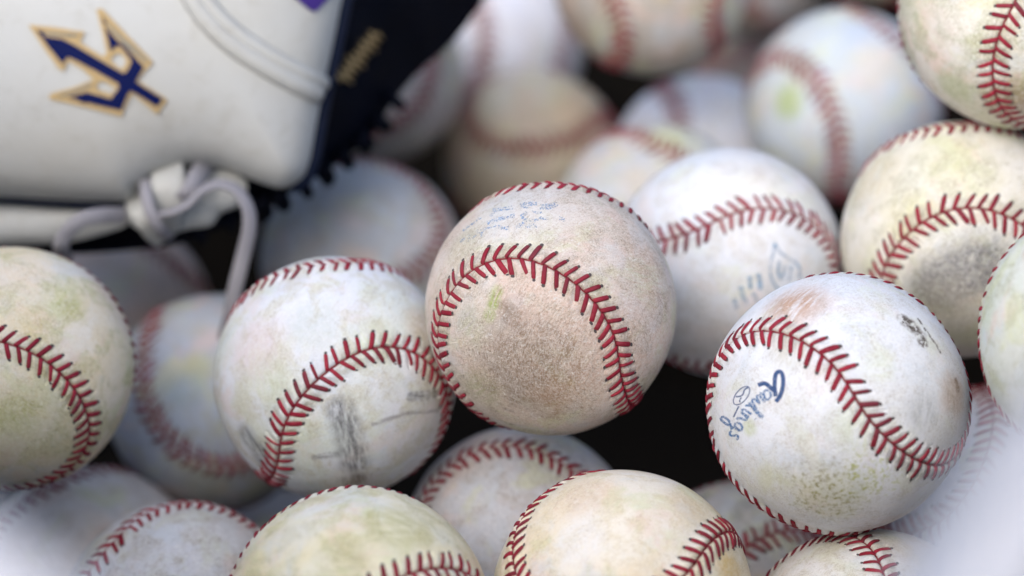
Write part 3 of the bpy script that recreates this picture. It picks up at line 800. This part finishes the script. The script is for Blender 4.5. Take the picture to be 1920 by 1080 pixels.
def dome(name, outline, cen, zfun, mat, rings=26, back=None, parent=glove):
    n = len(outline)
    vs_, fs_ = [], []
    for r_ in range(1, rings+1):
        s = math.sin(r_/rings*math.pi/2)
        for p in outline:
            q = cen + (p-cen)*s
            vs_.append(at(q.x, q.y, zfun(q.x, q.y, s)))
    c = len(vs_); vs_.append(at(cen.x, cen.y, zfun(cen.x, cen.y, 0)))
    for i in range(n): fs_.append((i, (i+1) % n, c))
    for r_ in range(rings-1):
        for i in range(n):
            fs_.append((r_*n+i, (r_+1)*n+i, (r_+1)*n+(i+1) % n, r_*n+(i+1) % n))
    if back:
        prev = (rings-1)*n
        for r_ in range(rings-1, 0, -1):
            s = math.sin(r_/rings*math.pi/2)
            o = len(vs_)
            for p in outline:
                q = cen + (p-cen)*s
                vs_.append(at(q.x, q.y, back(q.x, q.y, s)))
            for i in range(n): fs_.append((prev+i, o+i, o+(i+1) % n, prev+(i+1) % n))
            prev = o
        c = len(vs_); vs_.append(at(cen.x, cen.y, back(cen.x, cen.y, 0)))
        for i in range(n): fs_.append((prev+i, c, prev+(i+1) % n))
    o = mesh_obj(name, vs_, fs_, mat, parent)
    bm = bmesh.new(); bm.from_mesh(o.data); bmesh.ops.recalc_face_normals(bm, faces=bm.faces); bm.to_mesh(o.data); bm.free()
    return o
dome("outer_panel", OUTC, CEN, panel_z, GW, back=lambda x, y, s: ZG + .004)
SH = [Vector(p) for p in ((985, -140), (915, -10), (850, 78), (800, 122), (758, 165), (728, 205), (700, 250), (655, 290), (605, 325), (560, 352), (515, 376), (480, 392), (455, 410), (420, 428), (395, 436), (345, 456), (280, 466), (190, 474), (60, 478), (-100, 470), (-260, 400), (-370, 230), (-390, -60), (-280, -290), (0, -390), (300, -400), (620, -380), (880, -300))]
SHC = catmull(SH, 5, True)
SCEN = Vector((250, 20))
def shell_front(x, y, s):
    return ZG + .006 + max(0, x-560)*.00021 + max(0, y-380)*.0001 + .012*s**6 - .007*math.sin(x*.043+y*.02)*math.sin(y*.05+1)*(1-s)
def shell_back(x, y, s):
    return shell_front(x, y, 1) + .055*(1-s**4)*min(1, max(.15, (520-y)/500))
dome("navy_shell", SHC, SCEN, shell_front, GN, back=shell_back)

def tube(name, pts, rad, mat, parent, K=8, flat=1.0):
    vs_, fs_ = [], []
    n = len(pts)
    for i, p in enumerate(pts):
        t = (pts[min(i+1, n-1)]-pts[max(i-1, 0)]).normalized()
        u = t.cross(CAM_FWD).normalized(); v = u.cross(t)
        for k in range(K):
            a = 2*math.pi*k/K
            vs_.append(p + u*rad*math.cos(a) + v*rad*flat*math.sin(a))
    for i in range(n-1):
        for k in range(K):
            fs_.append((i*K+k, i*K+(k+1) % K, (i+1)*K+(k+1) % K, (i+1)*K+k))
    fs_.append(tuple(range(K))[::-1]); fs_.append(tuple(range((n-1)*K, n*K)))
    return mesh_obj(name, vs_, fs_, mat, parent)
def ribbon(name, ctrl, width, thick, mat, parent, twist=None, n=10):
    """a flat leather lace through 3-D points; twist = angle of its flat side about its run"""
    pts = catmull(ctrl, n)
    tw = []
    m = len(ctrl)
    for i in range(len(pts)):
        f = i/(len(pts)-1)*(m-1); a = int(min(f, m-2)); g = f-a
        tw.append(((twist[a]*(1-g)+twist[a+1]*g) if twist else 0.0))
    vs_, fs_ = [], []
    prof = [(-1, .45), (-.86, 1), (.86, 1), (1, .45), (1, -.45), (.86, -1), (-.86, -1), (-1, -.45)]
    K = len(prof)
    for i, p in enumerate(pts):
        t = (pts[min(i+1, len(pts)-1)]-pts[max(i-1, 0)]).normalized()
        u = t.cross(CAM_FWD).normalized(); v = u.cross(t).normalized()
        c, s = math.cos(tw[i]), math.sin(tw[i])
        u, v = u*c+v*s, v*c-u*s
        for a, b in prof:
            vs_.append(p + u*a*width/2 + v*b*thick/2)
    for i in range(len(pts)-1):
        for k in range(K):
            fs_.append((i*K+k, i*K+(k+1) % K, (i+1)*K+(k+1) % K, (i+1)*K+k))
    fs_.append(tuple(range(K))[::-1]); fs_.append(tuple(range((len(pts)-1)*K, len(pts)*K)))
    o = mesh_obj(name, vs_, fs_, mat, parent)
    return o
# navy binding along the panel's right-hand edge and under its lower edge
edge = [v for v in OUTC[:42]]
BIND = flat_mat("navy_binding", (.004, .009, .028), .5, .15, 300)
tube("edge_binding", [at(v.x+7, v.y+1, ZG+.0015) for v in edge], .0022, BIND, glove)
tube("lower_binding", [at(x, y, ZG-.001) for x, y in ((-260, 345), (-130, 371), (0, 374), (80, 379), (160, 385), (220, 389), (262, 384))], .0011, BIND, glove)
# lower white heel strip, seen under the panel at left
HS = catmull([Vector(p) for p in ((-330, 372), (-120, 376), (0, 378), (120, 386), (225, 392), (240, 420), (190, 440), (120, 455), (0, 462), (-140, 462), (-320, 440))], 5, True)
dome("heel_strip", HS, Vector((-40, 418)), lambda x, y, s: ZG+.006-.006*(1-s**3), GW, rings=10, back=lambda x, y, s: ZG+.012)
# raised welt with its two rows of thread
WC = catmull([Vector(p) for p in ((330, -60), (352, -15), (385, 35), (430, 80), (480, 115), (535, 147), (596, 178))], 8)
tube("welt", [gp(p.x, p.y, .0004) for p in WC], .0032, GW, glove, flat=.75)
tube("welt", [gp(p.x+12, p.y-20, .0003) for p in WC], .0027, GW, glove, flat=.75)
vs_, fs_ = [], []
for off in (26, -2):
    P = catmull([Vector((p.x+off*.55, p.y-off*.85)) for p in WC], 4)
    L = 0
    for a, b in zip(P[::5], P[3::5]):
        A, B = gp(a.x, a.y, .0012), gp(b.x, b.y, .0012)
        t = (B-A).normalized(); u = t.cross(CAM_FWD).normalized()*.0008
        o = len(vs_)
        vs_ += [A-u, A+u, B+u, B-u, A-CAM_FWD*.0004, B-CAM_FWD*.0004]
        fs_ += [(o, o+4, o+5, o+3), (o+4, o+1, o+2, o+5)]
wt = mesh_obj("welt_stitching", vs_, fs_, SILK, glove); wt["kind"] = "stuff"

def inside(p, poly):
    c = False
    j = len(poly)-1
    for i in range(len(poly)):
        a, b = poly[i], poly[j]
        if (a[1] > p[1]) != (b[1] > p[1]) and p[0] < (b[0]-a[0])*(p[1]-a[1])/(b[1]-a[1])+a[0]: c = not c
        j = i
    return c
def applique(name, outer, holes, mat, lift, parent, step=7, place=gp):
    """a flat embroidered shape that follows the leather under it"""
    V, E = [], []
    def loop(poly):
        pts = []
        for i, a in enumerate(poly):
            b = poly[(i+1) % len(poly)]
            n = max(1, int(math.dist(a, b)/step))
            pts += [(a[0]+(b[0]-a[0])*k/n, a[1]+(b[1]-a[1])*k/n) for k in range(n)]
        o = len(V); V.extend(Vector(p) for p in pts)
        E.extend((o+i, o+(i+1) % len(pts)) for i in range(len(pts)))
    loop(outer)
    for h in holes: loop(h)
    xs = [p[0] for p in outer]; ys = [p[1] for p in outer]
    x = min(xs)
    while x < max(xs):
        y = min(ys)
        while y < max(ys):
            if inside((x, y), outer) and not any(inside((x, y), h) for h in holes): V.append(Vector((x, y)))
            y += step*1.7
        x += step*1.7
    r_ = delaunay_2d_cdt(V, E, [], 0, .01)
    cv, ff = r_[0], []
    for f in r_[2]:
        cc = sum((cv[i] for i in f), Vector((0, 0)))/len(f)
        if inside(cc, outer) and not any(inside(cc, h) for h in holes): ff.append(tuple(f))
    o = mesh_obj(name, [place(p.x, p.y, lift) for p in cv], ff, mat, parent, smooth=False)
    bm = bmesh.new(); bm.from_mesh(o.data)
    for f in bm.faces:
        if f.normal.dot(CAM_FWD) > 0: f.normal_flip()
    bm.to_mesh(o.data); bm.free()
    md = o.modifiers.new("thickness", 'SOLIDIFY'); md.thickness = .0007; md.offset = -1
    return o
zt = lambda pts: [(30+x*.2222, y*.2222) for x, y in pts]
gold = zt([(105, 208), (350, 232), (578, 268), (540, 355), (640, 420), (738, 480), (765, 440), (735, 300), (678, 78), (725, 72), (860, 215), (1158, 525), (1090, 600), (1025, 680), (1275, 842), (1192, 968), (985, 790), (945, 850), (890, 985), (590, 905), (275, 832), (290, 790), (480, 740), (655, 672), (560, 585), (440, 512), (398, 605), (345, 560), (230, 400)])


emb = applique("trident_emblem", gold, [zt([(795, 505), (835, 460), (875, 445), (930, 500), (918, 555), (880, 585)]), zt([(690, 690), (745, 690), (845, 748), (800, 795), (740, 775), (680, 750)])], GOLD, .0009, glove)
navy = zt([(170, 250), (232, 268), (245, 308), (390, 330), (490, 380), (700, 505), (905, 622), (940, 600), (978, 512), (890, 395), (848, 385), (800, 430), (775, 320), (748, 222), (860, 352), (900, 375), (1075, 565), (1005, 690), (1235, 835), (1190, 900), (968, 765), (940, 795), (885, 930), (660, 880), (440, 820), (600, 780), (800, 838), (868, 745), (865, 705), (660, 590), (470, 490), (430, 482), (388, 535), (280, 400)])
applique("navy_trident", navy, [], NAVY, .0014, emb)
applique("navy_prong_tip", zt([(722, 135), (768, 195), (745, 208)]), [], NAVY, .0014, emb, step=4)
for P in ([(235, 268), (380, 280), (522, 285), (520, 305), (300, 298), (250, 285)], [(770, 195), (960, 365), (1115, 515), (1098, 528), (930, 395), (775, 222)], [(355, 812), (420, 785), (640, 705), (640, 725), (480, 785), (380, 815)]):
    applique("grey_prong_line", zt(P), [], GREYT, .0013, emb, step=5)
applique("purple_patch", [(540, -14), (592, 22), (622, -8), (572, -48)], [], PURP, .0014, glove)
# rubbed gold script on the navy side
def on_shell(x, y, lift=0.0):
    s = 0.85
    return at(x, y, shell_front(x, y, s) - .002 - lift)
gs = random.Random(11)
vs_, fs_ = [], []
A, B = Vector((640, 152)), Vector((708, 62))
dirv = (B-A).normalized(); nor = Vector((dirv.y, -dirv.x))
chain = []
nl = 9
for i in range(nl*4+1):
    f = i/(nl*4)
    up = (0, 17, 3, -15)[i % 4] * (1.25 if (i//4) % 3 == 0 else .9)
    q = A.lerp(B, f) + nor*up + dirv*(3 if i % 4 == 1 else 0)
    chain.append(on_shell(q.x, q.y, .0006))
tube("gold_script_lettering", chain, .00055, GOLD, glove, K=5)
# dark laces wrapped over the lower navy edge
for i, (x, y, a) in enumerate(((742, 190, .9), (716, 232, .9), (684, 268, .7), (648, 298, .6), (610, 325, .5), (572, 352, .5), (528, 374, .45), (492, 388, .4), (430, 414, .4), (372, 436, .3))):
    dx, dy = -math.sin(a)*20, -math.cos(a)*22
    z0 = shell_front(x, y, 1)
    ribbon("edge_lace", [at(x+dx, y+dy, z0-.004), at(x+dx*.3, y+dy*.3, z0-.010), at(x-dx*.45, y-dy*.45, z0-.004), at(x-dx*.5, y-dy*.5, z0+.008)], .0038+.0022*((i*7) % 5)/4, .0024, GN, glove, n=5)
# the tied white lace: tab, knot wrap, loop to the left and long tail hanging between the balls
zk = lambda x, y: (90+x*.3056, 270+y*.3056)
def kp(x, y, Z_): return at(*zk(x, y), Z_)
ZK = ZG - .006
ribbon("lace_tab", [kp(730, 120, ZK+.008), kp(735, 175, ZK-.004), kp(735, 280, ZK-.007), kp(725, 400, ZK-.004), kp(705, 500, ZK+.004)], .0105, .0022, GW, glove)
ribbon("knot_band", [kp(520, 330, ZK+.006), kp(545, 400, ZK-.003), kp(590, 470, ZK-.004), kp(640, 540, ZK+.001), kp(700, 585, ZK+.008)], .006, .0022, GW, glove)
ribbon("lace", [kp(470, 440, ZK+.001), kp(330, 440, ZK-.006), kp(200, 470, ZK-.009), kp(110, 550, ZK-.008), kp(80, 640, ZK-.004), kp(110, 720, ZK+.012)], .0052, .0016, GLACE, glove, twist=[.2, .3, .5, .6, .5, .3])
ribbon("lace", [kp(600, 230, ZK-.004), kp(600, 300, ZK-.010), kp(630, 420, ZK-.012), kp(690, 520, ZK-.008), kp(740, 570, ZK+.004)], .0038, .0022, GLACE, glove)
ribbon("lace", [kp(960, 130, ZK+.003), kp(910, 210, ZK-.008), kp(860, 300, ZK-.010), kp(820, 350, ZK-.004)], .0058, .0024, GLACE, glove, twist=[.3, .5, .6, .4])
ribbon("hanging_lace", [kp(650, 430, ZK-.008), kp(760, 415, ZK-.013), kp(860, 365, ZK-.015), kp(940, 285, ZK-.015), kp(1050, 245, ZK-.014), kp(1160, 285, ZK-.013), kp(1225, 390, ZK-.012), kp(1235, 520, ZK-.010), kp(1195, 700, ZK-.006), kp(1150, 880, ZK-.002), kp(1110, 1080, ZK+.004), kp(1080, 1200, ZK+.012)], .0047, .0015, GLACE, glove, twist=[1.2, 1.2, 1.1, 1.1, 1.0, .9, .7, .45, .2, .0, -.1, -.2])
HL = catmull([Vector(zk(*p)) for p in ((470, 360), (600, 220), (800, 150), (1050, 150), (1210, 220), (1210, 320), (1160, 385), (1060, 430), (1000, 500), (880, 520), (760, 545), (640, 550), (530, 510), (470, 440))], 6, True)
dome("heel_lobe", HL, Vector(zk(850, 360)), lambda x, y, s: ZG+.0015-.003*(1-s**6), GW, rings=10, back=lambda x, y, s: ZG+.005)
